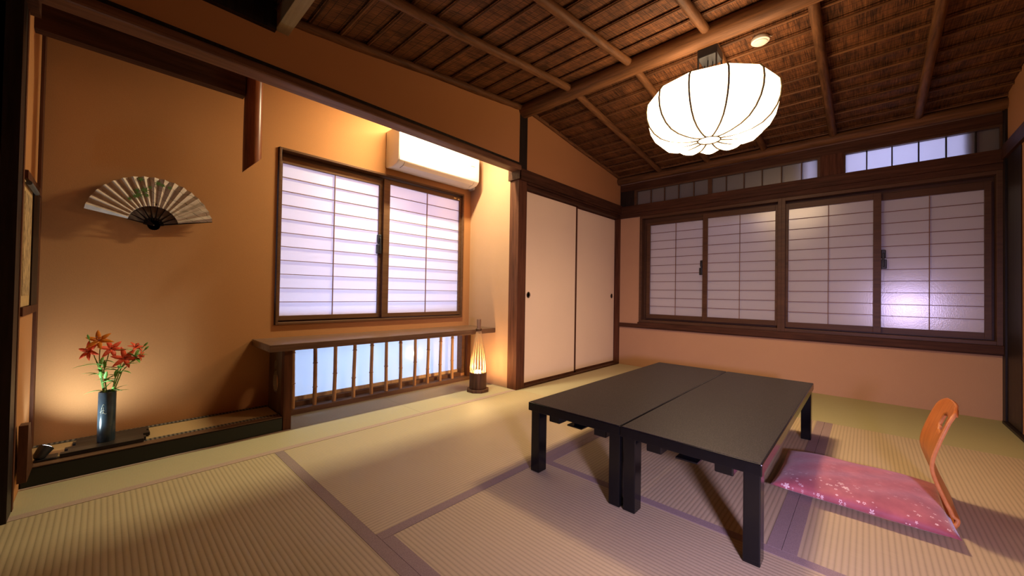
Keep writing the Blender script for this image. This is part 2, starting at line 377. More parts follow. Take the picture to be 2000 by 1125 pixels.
# toko otoshigake (dark beam) + hanging log
trim(MB().box(3.655, XL, -0.335, -0.285, 1.825, 1.98), M['wx'], 'dark horizontal beam above the wall fan', 'beam')
struct(MB().box(3.57, XL, -0.325, -0.29, 1.98, 2.27), 'wall_alcove_upper', M['plaster'], 'hidden plaster panel above the dark beam over the fan', 'wall')
def hanging_log():
    n = 28; r = 0.042; cx, cy = 3.612, -0.31; mb = MB(); vs = []
    for j in range(9):
        for k in range(n):
            t = 2*pi*k/n; x = cx+r*cos(t)*(1+.02*sin(j)); y = cy+r*sin(t)
            zb = 1.472 - 0.047*(x-cx)/r*1.0
            z = zb + (2.27-zb)*j/8; vs.append((x, y, z))
    fs = [(j*n+k, j*n+(k+1) % n, (j+1)*n+(k+1) % n, (j+1)*n+k) for j in range(8) for k in range(n)]
    fs += [tuple(range(n-1, -1, -1)), tuple(8*n+k for k in range(n))]
    mb.add(vs, fs); return mb
trim(hanging_log(), M['log_z'], 'glossy round hanging post cut diagonally, right of the fan', 'post', smooth=True)
# window wall timbers
sb = MB(); sb.box(0.0, 0.018, 0.0, YR, 0.437, 0.485); sb.box(0.0, 0.034, 0.235, YR, 0.448, 0.505)
trim(sb, M['wy'], 'dark sill rail below the wide row of paper windows', 'sill', bevel=0.002)
hb = MB(); hb.box(0.0, 0.030, 0.0, YR, 1.745, 1.835); hb.box(0.0, 0.020, 0.0, YR, 1.700, 1.745)
trim(hb, M['wy'], 'dark head rail above the wide row of paper windows', 'beam', bevel=0.002)
trim(MB().box(-0.12, 0.014, 0.0, YR, 2.012, 2.09), M['wy'], 'dark top rail above the transom windows', 'beam')
trim(MB().box(-0.12, 0.016, 1.834, 1.985, 1.835, 2.012), M['wz'], 'short dark block between the two transom windows', 'post')
trim(MB().box(-0.12, 0.012, 0.0, 0.168, 1.835, 2.012), M['wz_black'], 'dark panel at the left end of the transom windows', 'panel')
def log(p0, p1, r, n=16, seg=22, wob=0.06, taper=1.0):
    mb = MB(); p0 = Vector(p0); p1 = Vector(p1); pts = []; rr = []
    ph = random.random()*6
    for i in range(seg+1):
        t = i/seg; p = p0.lerp(p1, t); p.z += 0.0025*sin(7*t+ph); pts.append(p)
        rr.append(r*(1+(taper-1)*t)*(1+wob*sin(13*t+ph)*0.5+random.uniform(-wob, wob)*0.4))
    mb.tube(pts, rr, n); return mb
trim(log((0.06, 0, 2.125), (0.06, YR, 2.125), 0.040), M['log_y'], 'round eave log along the top of the window wall', 'log', smooth=True)
trim(log((XR+0.005, 0.0, 2.343), (XR+0.005, YR, 2.343), 0.058, 24), M['log_y'], 'thick round ridge log crossing the reed ceiling', 'log', smooth=True)
trim(log((1.80, 0.012, ceil_z(1.80)-0.02), (3.56, 0.012, ceil_z(3.56)-0.02), 0.024, 12, 30, 0.16), M['log_x'], 'knobbly brown pole along the top of the wall over the alcove', 'log', smooth=True)
trim(log((0.0, 0.006, ceil_z(0)-0.012), (1.70, 0.006, ceil_z(1.70)-0.012), 0.017, 10, 30, 0.1), M['log_x'], 'thin dark pole under the sloping ceiling above the sliding doors', 'log', smooth=True)
pb = MB(); pb.box(3.54, 3.60, 0.0, YR, 2.075, 2.20)
trim(pb, M['pale_y'], 'pale squared beam crossing the ceiling at the upper left', 'beam', bevel=0.002)
trim(MB().box(3.60, XB, 0.0, 0.03, 2.062, 2.21), M['wz_black'], 'black wall plate at the top left above the alcove wall', 'beam')
# right wall pieces
rb = MB(); rb.box(0.0, 0.07, YR-0.012, YR+0.05, 0, 2.2); rb.box(0.09, 0.385, YR-0.004, YR+0.05, 0.02, 1.76)
trim(rb, M['wz_black'], 'dark corner post and dark panel at the right end of the window wall', 'post')
trim(MB().box(0.0, XB, YR-0.02, YR, 1.76, 1.85), M['wx'], 'dark rail along the right side wall', 'beam')
trim(MB().box(0.07, XB, YR-0.025, YR+0.0, -0.002, 0.016), M['wz_black'], 'dark floor rail at the foot of the right side wall', 'rail')

# ceiling ------------------------------------------------------------
ce = thing('ceiling', (XR, 1.4, 2.4), 'brown reed matting ceiling with poles and battens sloping from a ridge log', 'ceiling', kind='structure')
def slab(mb, xa, xb, drop_a=0.0, drop_b=0.0):
    za, zb = ceil_z(xa)+0.006-drop_a, ceil_z(xb)+0.006-drop_b
    mb.prism([(xa, za), (xb, zb), (xb, zb+0.006), (xa, za+0.006)], 'y', 0.0, YR)
Lx = [1.80] + [1.926+0.152*k for k in range(12)]
Rx = [1.571-0.1492*k for k in range(11)] + [0.0]
mbL = MB(); mbR = MB()
for a, b in zip(Lx[:-1], Lx[1:]): slab(mbL, a-0.004, min(b+0.012, 3.62), 0.0, 0.012)
xs = [1.70] + Rx
for a, b in zip(xs[:-1], xs[1:]): slab(mbR, a+0.012, max(b-0.004, -0.05), 0.012, 0.0)
mbL.build('reed_panel', M['reed'], ce, label='reed matting left of the ridge log')
mbR.build('reed_panel', M['reed'], ce, label='reed matting between the ridge log and window wall')
MB().box(-0.12, XB+0.1, -0.9, YR+0.1, 2.46, 2.52).build('roof_board', M['wx'], ce)
MB().box(3.60, XB+0.1, 0, YR+0.1, 2.20, 2.24).build('ceiling_board', wood('dark_ceiling_board', (0.03, 0.015, 0.008), (0.08, 0.04, 0.02), 'y'), ce, label='dark boards at the upper left')
for x in Lx[1:]:
    z = ceil_z(x); MB().tube([(x, 0, z-0.006), (x, 0.9, z-0.004), (x, 1.9, z-0.007), (x, YR, z-0.006)], 0.0062, 8).build('batten', M['log_y'], ce, smooth=True)
for x in Rx[:-1]:
    z = ceil_z(x); MB().tube([(x, 0, z-0.010), (x, 0.9, z-0.008), (x, 1.9, z-0.011), (x, YR, z-0.010)], 0.0075, 8).build('batten', M['log_y'], ce, smooth=True)
for y in (0.49, 0.967, 1.44, 1.92, 2.40):
    for xa, xb in ((1.70, 0.04), (1.80, 3.56)):
        if xb > 3 and y > 2.5: continue
        log((xa, y, ceil_z(xa)-0.030), (xb, y, ceil_z(xb)-0.032), 0.0255, 12, 20, 0.05).build('rafter_pole', M['log_x'], ce, smooth=True)

# ================================================================== WINDOWS
def window(name, label, axis, plane, outer, sashes, fm, depth=0.06, fw=0.03, cat='window', paneM=None, rows=11, lock=None, sgn=1, latm=None):
    """axis 'x': wall plane is x=plane, spans y. axis 'y': wall plane is y=plane, spans x.
    outer = (a0,a1,z0,z1); sashes = list of (a0,a1,z0,z1 pane, back offset, stile widths left/right, top/bottom)"""
    a0, a1, z0, z1 = outer
    loc = (plane, (a0+a1)/2, z0) if axis == 'x' else ((a0+a1)/2, plane, z0)
    t = thing(name, loc, label, cat, kind='structure')
    def bx(mb, p0, p1, q0, q1, r0, r1):  # p = depth, q = along, r = z
        if axis == 'x': mb.box(p0, p1, q0, q1, r0, r1)
        else: mb.box(q0, q1, p0, p1, r0, r1)
    f = MB(); fr = plane+0.012
    bx(f, plane-depth-0.05, fr, a0, a0+fw, z0, z1); bx(f, plane-depth-0.05, fr, a1-fw, a1, z0, z1)
    bx(f, plane-depth-0.05, fr, a0+fw, a1-fw, z1-fw, z1); bx(f, plane-depth-0.05, fr, a0+fw, a1-fw, z0, z0+fw)
    f.build('frame', fm, t, bevel=0.0015)
    b0, b1 = plane-depth-0.045, plane-depth-0.005
    qa = min(q[0] for q in sashes)-0.004; qb = max(q[1] for q in sashes)+0.004
    za = min(q[2] for q in sashes)-0.006; zb_ = max(q[3] for q in sashes)+0.006
    r_ = MB(); bx(r_, b0, b1, a0+fw, qa, z0+fw, z1-fw); bx(r_, b0, b1, qb, a1-fw, z0+fw, z1-fw)
    bx(r_, b0, b1, qa, qb, z0+fw, za); bx(r_, b0, b1, qa, qb, zb_, z1-fw)
    r_.build('rear_light_mask', fm, t)  # ring added behind the sashes to stop light leaking past them
    for s in sashes:
        pa, pb, pz0, pz1, off, sl, sr, st, sbm = s[:9]
        d0 = plane-off-0.022; d1 = plane-off
        m = MB(); bx(m, d0, d1, pa-sl, pa, pz0-sbm, pz1+st); bx(m, d0, d1, pb, pb+sr, pz0-sbm, pz1+st)
        bx(m, d0, d1, pa, pb, pz1, pz1+st); bx(m, d0, d1, pa, pb, pz0-sbm, pz0)
        so = m.build('sash', fm, t, bevel=0.0012)
        WM[so.name] = Matrix.Identity(4)
        p = MB(); bx(p, d0+0.002, d0+0.005, pa-0.004, pb+0.004, pz0-0.004, pz1+0.004)
        po = p.build('pane', paneM or M['pane'], None); po.parent = so
        g = MB(); gw = 0.0022; n = rows
        for i in range(1, n):
            z = pz0+(pz1-pz0)*i/n; bx(g, d0+0.008, d0+0.015, pa, pb, z-gw, z+gw)
        c = (pa+pb)/2; bx(g, d0+0.008, d0+0.017, c-gw*1.05, c+gw*1.05, pz0, pz1)
        go = g.build('lattice', latm or M['lattice'], None); go.parent = so
        if len(s) > 9:
            la, lz, flip = s[9]
            k = MB(); bx(k, d0+0.004, d1+0.012, la-0.014, la+0.014, lz+0.012, lz+0.075)
            bx(k, d0+0.004, d1+0.016, la-0.018+0.003*flip, la+0.016+0.003*flip, lz-0.075, lz-0.002)
            bx(k, d0+0.01, d1+0.022, la-0.006, la+0.006, lz-0.06, lz+0.05)
            ko = k.build('latch', M['metal_black'], None, bevel=0.004); ko.parent = so
    return t
# window_1 : alcove upper (sash order in x)
w1 = window('window_1', 'two-sash paper window with thin horizontal lattice above the bench', 'y', YA, (1.880, 3.400, 0.578, 1.715),
    [(2.690, 3.365, 0.632, 1.632, 0.040, 0.030, 0.010, 0.040, 0.03, (2.685, 1.17, 1)), (1.912, 2.615, 0.632, 1.652, 0.012, 0.022, 0.052, 0.030, 0.03)],
    M['frame_x'], 0.06, 0.014)
st = MB(); st.box(1.955, 1.982, YA-0.012, YA-0.0115, 1.662, 1.672); st.box(1.918, 1.938, YA-0.012, YA-0.0115, 1.656, 1.668)
st.build('sticker', plain('gold_sticker', (0.7, 0.5, 0.2), 0.4), w1, label='tiny gold maker sticker')
# window_2 : low alcove window
t = thing('window_2', (2.6, YA, 0.03), 'low bluish frosted window behind the bamboo bars under the bench', 'window', kind='structure')
m = MB(); m.box(1.84, 3.36, YA-0.08, YA-0.015, 0.02, 0.062); m.box(1.84, 1.875, YA-0.08, YA+0.01, 0.062, 0.44); m.box(3.32, 3.36, YA-0.08, YA, 0.062, 0.44); m.box(1.875, 3.32, YA-0.08, YA-0.02, 0.43, 0.45)
m.build('frame', M['frame_x'], t)
MB().box(1.875, 3.32, YA-0.062, YA-0.058, 0.060, 0.44).build('pane', M['pane_low'], t)
m = MB(); m.box(1.875, 3.32, YA-0.057, YA-0.050, 0.062, 0.088); m.build('bottom_rail', M['split'], t, label='pale strip at the foot of the low pane')
trim(MB().box(1.79, 3.40, YA-0.02, -0.56, -0.004, 0.034), M['bench_top'], 'low brown kerb carrying the bamboo bars', 'kerb', bevel=0.002)
# main windows
window('window_3', 'left pair of frosted lattice windows on the right wall, nearest the corner', 'x', 0.0, (0.240, 1.566, 0.505, 1.700),
    [(0.343, 0.902, 0.598, 1.592, 0.034, 0.040, 0.020, 0.030, 0.045, (0.888, 1.10, -1)), (0.948, 1.517, 0.598, 1.598, 0.008, 0.046, 0.024, 0.050, 0.045)], M['frame_y'], 0.06, 0.028)
window('window_4', 'right pair of frosted lattice windows on the right wall, with violet reflection', 'x', 0.0, (1.566, 2.800, 0.505, 1.700),
    [(1.614, 2.163, 0.590, 1.596, 0.008, 0.024, 0.046, 0.050, 0.045), (2.209, 2.726, 0.585, 1.585, 0.034, 0.020, 0.032, 0.055, 0.045, (2.222, 1.12, 1))], M['frame_y'], 0.06, 0.028)
# transoms
def transom(name, label, y0, y1, divs, z0=1.835, z1=2.012):
    t = thing(name, (0, (y0+y1)/2, z0), label, 'window', kind='structure')
    f = MB(); f.box(-0.06, 0.006, y0, divs[0], z0, z1); f.box(-0.06, 0.006, divs[-1], y1, z0, z1)
    f.box(-0.06, 0.006, divs[0], divs[-1], z1-0.016, z1); f.box(-0.06, 0.006, divs[0], divs[-1], z0, z0+0.006)
    f.build('frame', M['frame_y'], t)
    bars = MB()
    for d in divs[1:-1]:
        wdt = 0.003 if d != 0.965 else 0.018
        bars.box(-0.03, -0.010, d-wdt-0.001, d+wdt+0.001, z0+0.006, z1-0.016)
    bars.build('glazing_bars', M['wz_black'] if name == 'window_6' else M['frame_y'], t)
    MB().box(-0.034, -0.031, divs[0], divs[-1], z0+0.006, z1-0.016).build('pane', M['pane_t'], t)
transom('window_5', 'long dim transom window left of the dark block', 0.168, 1.834, [0.195, 0.357, 0.507, 0.658, 0.81, 0.965, 1.112, 1.264, 1.411, 1.56, 1.705, 1.815])
transom('window_6', 'bright bluish transom window at the upper right', 1.985, YR, [1.996, 2.124, 2.268, 2.41, 2.547, 2.686, 2.79])
# outside: unseen boards added to block light at the transoms and the window below
ob = MB(); ob.box(-0.16, -0.10, -0.1, 1.76, 1.80, 2.2); ob.box(-0.62, -0.12, 1.76, 3.1, 1.70, 1.72); ob.box(-0.11, -0.06, 2.63, 3.1, 1.80, 2.2)
struct(ob, 'outside_light_blocker', M['wz_black'], 'unseen dark boards added outside to block light at the transom windows', 'wall')

# ================================================================== DOORS (fusuma)
def fusuma(name, label, x0, x1, y, pull_x, stile):
    t = thing(name, ((x0+x1)/2, y, 0.01), label, 'sliding door', kind='structure')
    MB().box(x0+0.01, x1-0.01, y-0.018, y-0.002, 0.02, 1.70).build('panel', M['fusuma'], t)
    f = MB(); s0, s1 = stile
    f.box(x0, x0+s0, y-0.022, y, 0.012, 1.715); f.box(x1-s1, x1, y-0.022, y, 0.012, 1.715)
    f.box(x0, x1, y-0.022, y, 0.012, 0.030); f.box(x0, x1, y-0.022, y, 1.695, 1.715)
    f.build('frame', M['wz'], t, bevel=0.001)
    n = 24; p = MB(); vs = []
    prof = [(0.0245, 0.003), (0.022, 0.005), (0.0185, 0.003), (0.0165, -0.001), (0.0, -0.001)]
    for r, d in prof[:-1]:
        for k in range(n): vs.append((pull_x+r*cos(2*pi*k/n), y+d-0.001, 0.793+r*1.12*sin(2*pi*k/n)))
    fs = [(j*n+k, j*n+(k+1) % n, (j+1)*n+(k+1) % n, (j+1)*n+k) for j in range(3) for k in range(n)] + [tuple(3*n+k for k in range(n))]
    p.add(vs, fs); p.build('finger_pull', plain('bronze_pull', (0.12, 0.07, 0.035), 0.35, 0.5, 0.4), t, smooth=True, label='round bronze finger pull')
fusuma('door_1', 'left cream sliding paper door beside the main post', 0.845, 1.692, -0.045, 1.604, (0.028, 0.002))
fusuma('door_2', 'right cream sliding paper door next to the room corner', 0.003, 0.875, -0.068, 0.074, (0.002, 0.03))

# ================================================================== ALCOVE OBJECTS
# raised display shelf (toko)
t = thing('display_platform', (3.9, -0.46, 0), 'low black-fronted display platform with a woven mat top at the left', 'platform')
MB().box(3.437, XL-0.002, -0.335, -0.300, 0.0, 0.076).build('front_rail', M['lacquer'], t, bevel=0.003, label='black lacquered front rail')
MB().box(3.437, XL-0.002, -0.352, -0.302, 0.0765, 0.080).build('top_edge', M['bench_top'], t, label='brown upper edge of the front rail')
MB().box(3.437, XL-0.002, YA+0.002, -0.352, 0.0, 0.078).build('mat_top', tatami('display_mat', 'x', (0.46, 0.30, 0.14), 0.9), t, label='tan woven mat surface')
def pattern_heri():
    m, nt, b = new_mat('patterned_border'); b.inputs['Roughness'].default_value = 0.8
    v = N(nt, 'ShaderNodeTexVoronoi'); v.inputs['Scale'].default_value = 1.0
    L(nt, coords(nt, (62, 110, 1)), v.inputs['Vector']); v.inputs['Randomness'].default_value = 0.15
    L(nt, ramp(nt, v.outputs['Distance'], [(0.25, (0.30, 0.24, 0.17)), (0.38, (0.03, 0.025, 0.022))]), b.inputs['Base Color']); return m
ph = pattern_heri()
for y0, y1 in ((YA+0.004, YA+0.034), (-0.382, -0.353)):
    MB().box(3.437, XL-0.002, y0, y1, 0.078, 0.0808).build('cloth_border', ph, t, label='black and white patterned edge cloth')
# vase board
t = thing('vase_board', (4.12, -0.42, 0.081), 'dark notched board under the flower vase', 'board')
poly = [(4.255, -0.300), (4.000, -0.300), (4.000, -0.325), (3.992, -0.325), (3.992, -0.35), (4.000, -0.35), (4.000, -0.385), (3.975, -0.385), (3.975, -0.425), (3.985, -0.425), (3.985, -0.455), (3.975, -0.455), (3.975, -0.50),
        (4.215, -0.50), (4.215, -0.46), (4.225, -0.46), (4.225, -0.43), (4.215, -0.43), (4.215, -0.39), (4.245, -0.39), (4.245, -0.36), (4.235, -0.36), (4.235, -0.33), (4.255, -0.33)]
MB().prism([(x, y-0.045) for x, y in poly], 'z', 0.082, 0.098).build('board', wood('dark_board', (0.012, 0.009, 0.008), (0.05, 0.04, 0.034), 'x', 0.4), t, bevel=0.0015)
# vase
VX, VY, VZ = 4.122, -0.425, 0.0985
t = thing('flower_vase', (VX, VY, VZ), 'tall dark blue-grey cylindrical vase with faint scratched design', 'vase')
MB().lathe([(0.0, 0), (0.0285, 0), (0.0295, 0.003), (0.0295, 0.222), (0.0285, 0.225), (0.0255, 0.225), (0.0250, 0.215), (0.025, 0.06), (0.0, 0.06)], (VX, VY, VZ), 40, False, False).build('body', plain('slate_glaze', (0.030, 0.045, 0.058), 0.22, 0.6, nscale=25, var=0.3, bstr=0.05), t, smooth=True)
dm = plain('pale_incised_line', (0.45, 0.42, 0.32), 0.5)
mb = MB()
for ang, z0, dz, da in ((0.75, 0.135, 0.010, 0.55), (0.95, 0.150, 0.022, 0.30), (1.15, 0.140, -0.012, 0.35), (0.9, 0.128, 0.03, 0.12), (1.2, 0.16, -0.03, -0.1)):
    mb.tube([(VX+0.0298*cos(ang+da*i/5), VY+0.0298*sin(ang+da*i/5), VZ+z0+dz*sin(i/5*2.2)) for i in range(6)], 0.0007, 5)
mb.build('incised_plant', dm, t, label='fine pale plant design')
# flowers
leafM = plain('lily_leaf', (0.17, 0.40, 0.07), 0.45, 0.4, nscale=60, var=0.3)
stemM = plain('lily_stem', (0.20, 0.36, 0.10), 0.5, 0.4, nscale=60, var=0.2)
orangeM = plain('orange_petal', (0.95, 0.26, 0.03), 0.5, 0.3, nscale=70, var=0.2)
redM = plain('red_petal', (0.85, 0.10, 0.04), 0.5, 0.3, nscale=70, var=0.25)
stamM = plain('stamen', (0.25, 0.05, 0.02), 0.6)
def ribbon(mb, base, d, up, length, width, droop, n=7, curl=0.0):
    """curved two-sided pointed blade with thickness"""
    d = Vector(d).normalized(); up = Vector(up); side = d.cross(up).normalized(); up = side.cross(d).normalized()
    top = []; 
    for i in range(n+1):
        t_ = i/n; c = Vector(base) + d*length*t_ + up*(curl*t_ - droop*t_*t_)*length
        wd = width*(sin(pi*min(1, (t_*0.92+0.08)))**0.8) + 0.0004
        top.append((c-side*wd/2 + up*0.12*wd, c+up*-0.0*wd, c+side*wd/2 + up*0.12*wd))
    vs = []; 
    for a, b_, c_ in top: vs += [a, b_, c_]
    vs2 = [v - up*0.0007 for v in vs]; k = len(vs); fs = []
    for i in range(n):
        for j in range(2):
            q = (i*3+j, i*3+j+1, i*3+j+4, i*3+j+3); fs.append(q); fs.append(tuple(k+x for x in reversed(q)))
        fs.append((i*3, i*3+3, k+i*3+3, k+i*3)); fs.append((i*3+2, k+i*3+2, k+i*3+5, i*3+5))
    mb.add(vs+vs2, fs)
def lily(head, face, R_, mat, base, label, leaves=(), mid=None, buds=()):
    base = Vector(base); head = Vector(head)
    t = thing('lily', base, label, 'flower', 'lilies in the vase')
    mid = Vector(mid) if mid else base.lerp(head, 0.55) + Vector((0.0, 0.005, 0.01))
    pts = [base, base.lerp(mid, .5), mid, mid.lerp(head, .5)+Vector((0, 0, .004)), head-Vector(face).normalized()*0.012]
    MB().tube(pts, [0.0026, 0.0024, 0.0021, 0.0018, 0.0016], 8).build('stem', stemM, t, smooth=True)
    f = Vector(face).normalized(); a = f.cross(Vector((0, 0, 1))).normalized() if abs(f.z) < .95 else Vector((1, 0, 0)); b = a.cross(f)
    pm = MB()
    for k in range(6):
        an = 2*pi*k/6 + 0.3 + random.uniform(-.1, .1); dr = a*cos(an)+b*sin(an)
        ribbon(pm, head, dr*0.9+f*0.55, f, R_*(1.0 if k % 2 else 0.92), R_*0.36, 0.42, 7)
    pm.build('petals', mat, t, smooth='all')
    sm = MB()
    for k in range(5):
        an = 2*pi*k/5; dr = (f + (a*cos(an)+b*sin(an))*0.35)
        sm.tube([head, head+dr*R_*0.55], 0.0008, 5); e = head+dr*R_*0.55; sm.tube([e-a*0.003, e+a*0.003], 0.0013, 5)
    sm.build('stamens', stamM, t)
    if leaves:
        lm = MB()
        for (u_, d_, ln, wd, dp) in leaves:
            p = base.lerp(mid, min(1, u_*2)) if u_ < .5 else mid.lerp(head, (u_-.5)*2)
            ribbon(lm, p, d_, (0, 0, 1), ln, wd, dp)
        lm.build('leaves', leafM, t, smooth='all', label='narrow green leaves')
    if buds:
        bm_ = MB()
        for bp in buds:
            bp = Vector(bp); dirn = (bp-mid).normalized()
            bm_.tube([mid, bp], 0.0012, 6); bm_.tube([bp, bp+dirn*.008, bp+dirn*.018, bp+dirn*.024], [0.0015, 0.0042, 0.0035, 0.0008], 8)
        bm_.build('buds', leafM, t, smooth=True, label='small closed buds')
    return t
B0 = (VX, VY, VZ+0.200)
def FP(px_dx, z, y=None): # image-left = +x
    return (VX+px_dx, (VY if y is None else y), z)
def rl(n, lo=0.1, hi=0.9, s=1):
    return [(random.uniform(lo, hi), (random.uniform(-1, 1), random.uniform(-.6, .9), random.uniform(0.1, .9)), random.uniform(.045, .075)*s, random.uniform(.009, .014), random.uniform(.2, .6)) for _ in range(n)]
lily(FP(0.030, 0.556), (0.25, 0.8, 0.50), 0.050, orangeM, (VX+0.008, VY, VZ+.19), 'topmost orange lily opening upward in the dark vase', rl(9, .12, .75), mid=FP(0.028, 0.42), buds=[FP(0.062, 0.565)])
lily(FP(0.058, 0.512), (0.55, 0.7, 0.15), 0.044, redM, (VX+0.004, VY+.006, VZ+.19), 'red-orange lily furthest left in the dark vase', rl(6, .15, .6), mid=FP(0.026, 0.435))
lily(FP(-0.006, 0.517), (-0.25, 0.9, 0.3), 0.048, redM, (VX, VY-.006, VZ+.19), 'deep red lily in the middle of the bouquet', rl(7, .1, .7), mid=FP(0.014, 0.42))
lily(FP(-0.050, 0.472, -0.41), (-0.25, 0.95, 0.05), 0.052, redM, (VX-0.010, VY+.006, VZ+.19), 'large red lily right of centre in the bouquet', rl(8, .1, .8), mid=FP(-0.026, 0.40))
lily(FP(-0.088, 0.515, -0.43), (-0.3, 0.5, 0.8), 0.034, redM, (VX-0.008, VY-.008, VZ+.19), 'small red lily at the upper right of the bouquet', rl(9, .35, .95), mid=FP(-0.040, 0.42), buds=[FP(-0.115, 0.518)])
lily(FP(-0.102, 0.475, -0.42), (-0.8, 0.5, -0.1), 0.028, redM, (VX-0.012, VY, VZ+.19), 'half-open red lily furthest right of the bouquet', rl(8, .3, .95), mid=FP(-0.045, 0.41), buds=[FP(-0.118, 0.50)])

# spotlight on the platform
t = thing('floor_spotlight', (4.30, -0.37, 0.081), 'small black spotlight glowing at the left end of the display platform', 'lamp')
MB().box(4.262, 4.325, -0.405, -0.345, 0.082, 0.090).build('base', M['metal_black'], t, bevel=0.003)
dv = Vector((-0.45, -0.50, 0.72)).normalized(); c0 = Vector((4.305, -0.365, 0.110))
hous = MB().tube([c0-dv*0.022, c0-dv*0.012, c0+dv*0.012, c0+dv*0.026], [0.012, 0.019, 0.022, 0.024], 20).build('housing', M['metal_black'], t, smooth=True)
MB().tube([c0+dv*0.0262, c0+dv*0.0275], 0.020, 20).build('lens', M['spot_lens'], hous, label='glowing white lens')
mb = MB(); mb.tube([(4.295, -0.350, 0.088), (4.27, -0.345, 0.086), (4.24, -0.352, 0.084)], 0.002, 6); mb.build('cord', M['metal_black'], t)
sl = bpy.data.lights.new('floor_spot_beam', 'SPOT'); sl.energy = 7.5; sl.color = (0.74, 0.93, 1.0); sl.spot_size = radians(125); sl.spot_blend = 0.9; sl.shadow_soft_size = 0.02
so = bpy.data.objects.new('floor_spot_beam', sl); so.location = c0+dv*0.035; so.rotation_euler = Vector((-0.42, -0.35, 0.8)).to_track_quat('-Z', 'Y').to_euler(); C.objects.link(so)

# small wooden board beside the spotlight
t = MB().prism([(-0.125, 0.081), (-0.325, 0.081), (-0.295, 0.10), (-0.195, 0.285), (-0.135, 0.288)], 'x', 4.322, 4.345).build('wooden_screen_board', wood('reddish_board', (0.05, 0.02, 0.01), (0.11, 0.045, 0.02), 'z'), None, bevel=0.001, label='small reddish wooden board leaning at the left of the display platform', category='board')
for v in t.data.vertices: pass

# niche with hanging calligraphy on the left side wall
t = thing('niche_frame', (XL, -0.3, 0.69), 'brown framed recess on the narrow left side wall', 'frame')
MB().box(XL-0.012, XL-0.001, -0.555, -0.115, 0.690, 0.722).build('rail', M['wz'], t); MB().box(XL-0.014, XL-0.001, -0.555, -0.115, 1.195, 1.225).build('rail', M['wz'], t)
MB().box(XL-0.010, XL-0.0005, -0.555, -0.36, 0.722, 1.195).build('dark_board', M['wz_black'], t, label='black recessed board')
def callig():
    m, nt, b = new_mat('calligraphy_paper'); b.inputs['Roughness'].default_value = 0.9
    f = noise(nt, coords(nt, (1, 26, 9)), 1.6, 5, 0.65); g = noise(nt, coords(nt, (1, 60, 30)), 1.2, 3, 0.6)
    k = math_n(nt, 'MULTIPLY', f, g)
    L(nt, ramp(nt, k, [(0.20, (0.50, 0.33, 0.15)), (0.34, (0.18, 0.11, 0.05))]), b.inputs['Base Color']); return m
tt = thing('calligraphy_sheet', (XL-0.006, -0.24, 0.74), 'aged yellow sheet of brush calligraphy on the narrow left side wall', 'calligraphy')
MB().box(XL-0.006, XL-0.002, -0.350, -0.118, 0.724, 1.190).build('mount', plain('aged_paper', (0.52, 0.34, 0.15), 0.9), tt)
MB().box(XL-0.0075, XL-0.006, -0.315, -0.130, 0.765, 1.150).build('writing', callig(), tt, label='dark brush strokes')
mb = MB(); mb.tube([(XL-0.016, -0.120, 1.180), (XL-0.016, -0.36, 1.180)], 0.008, 10); mb.build('roller', plain('grey_roller', (0.10, 0.11, 0.11), 0.5), tt, smooth=True)

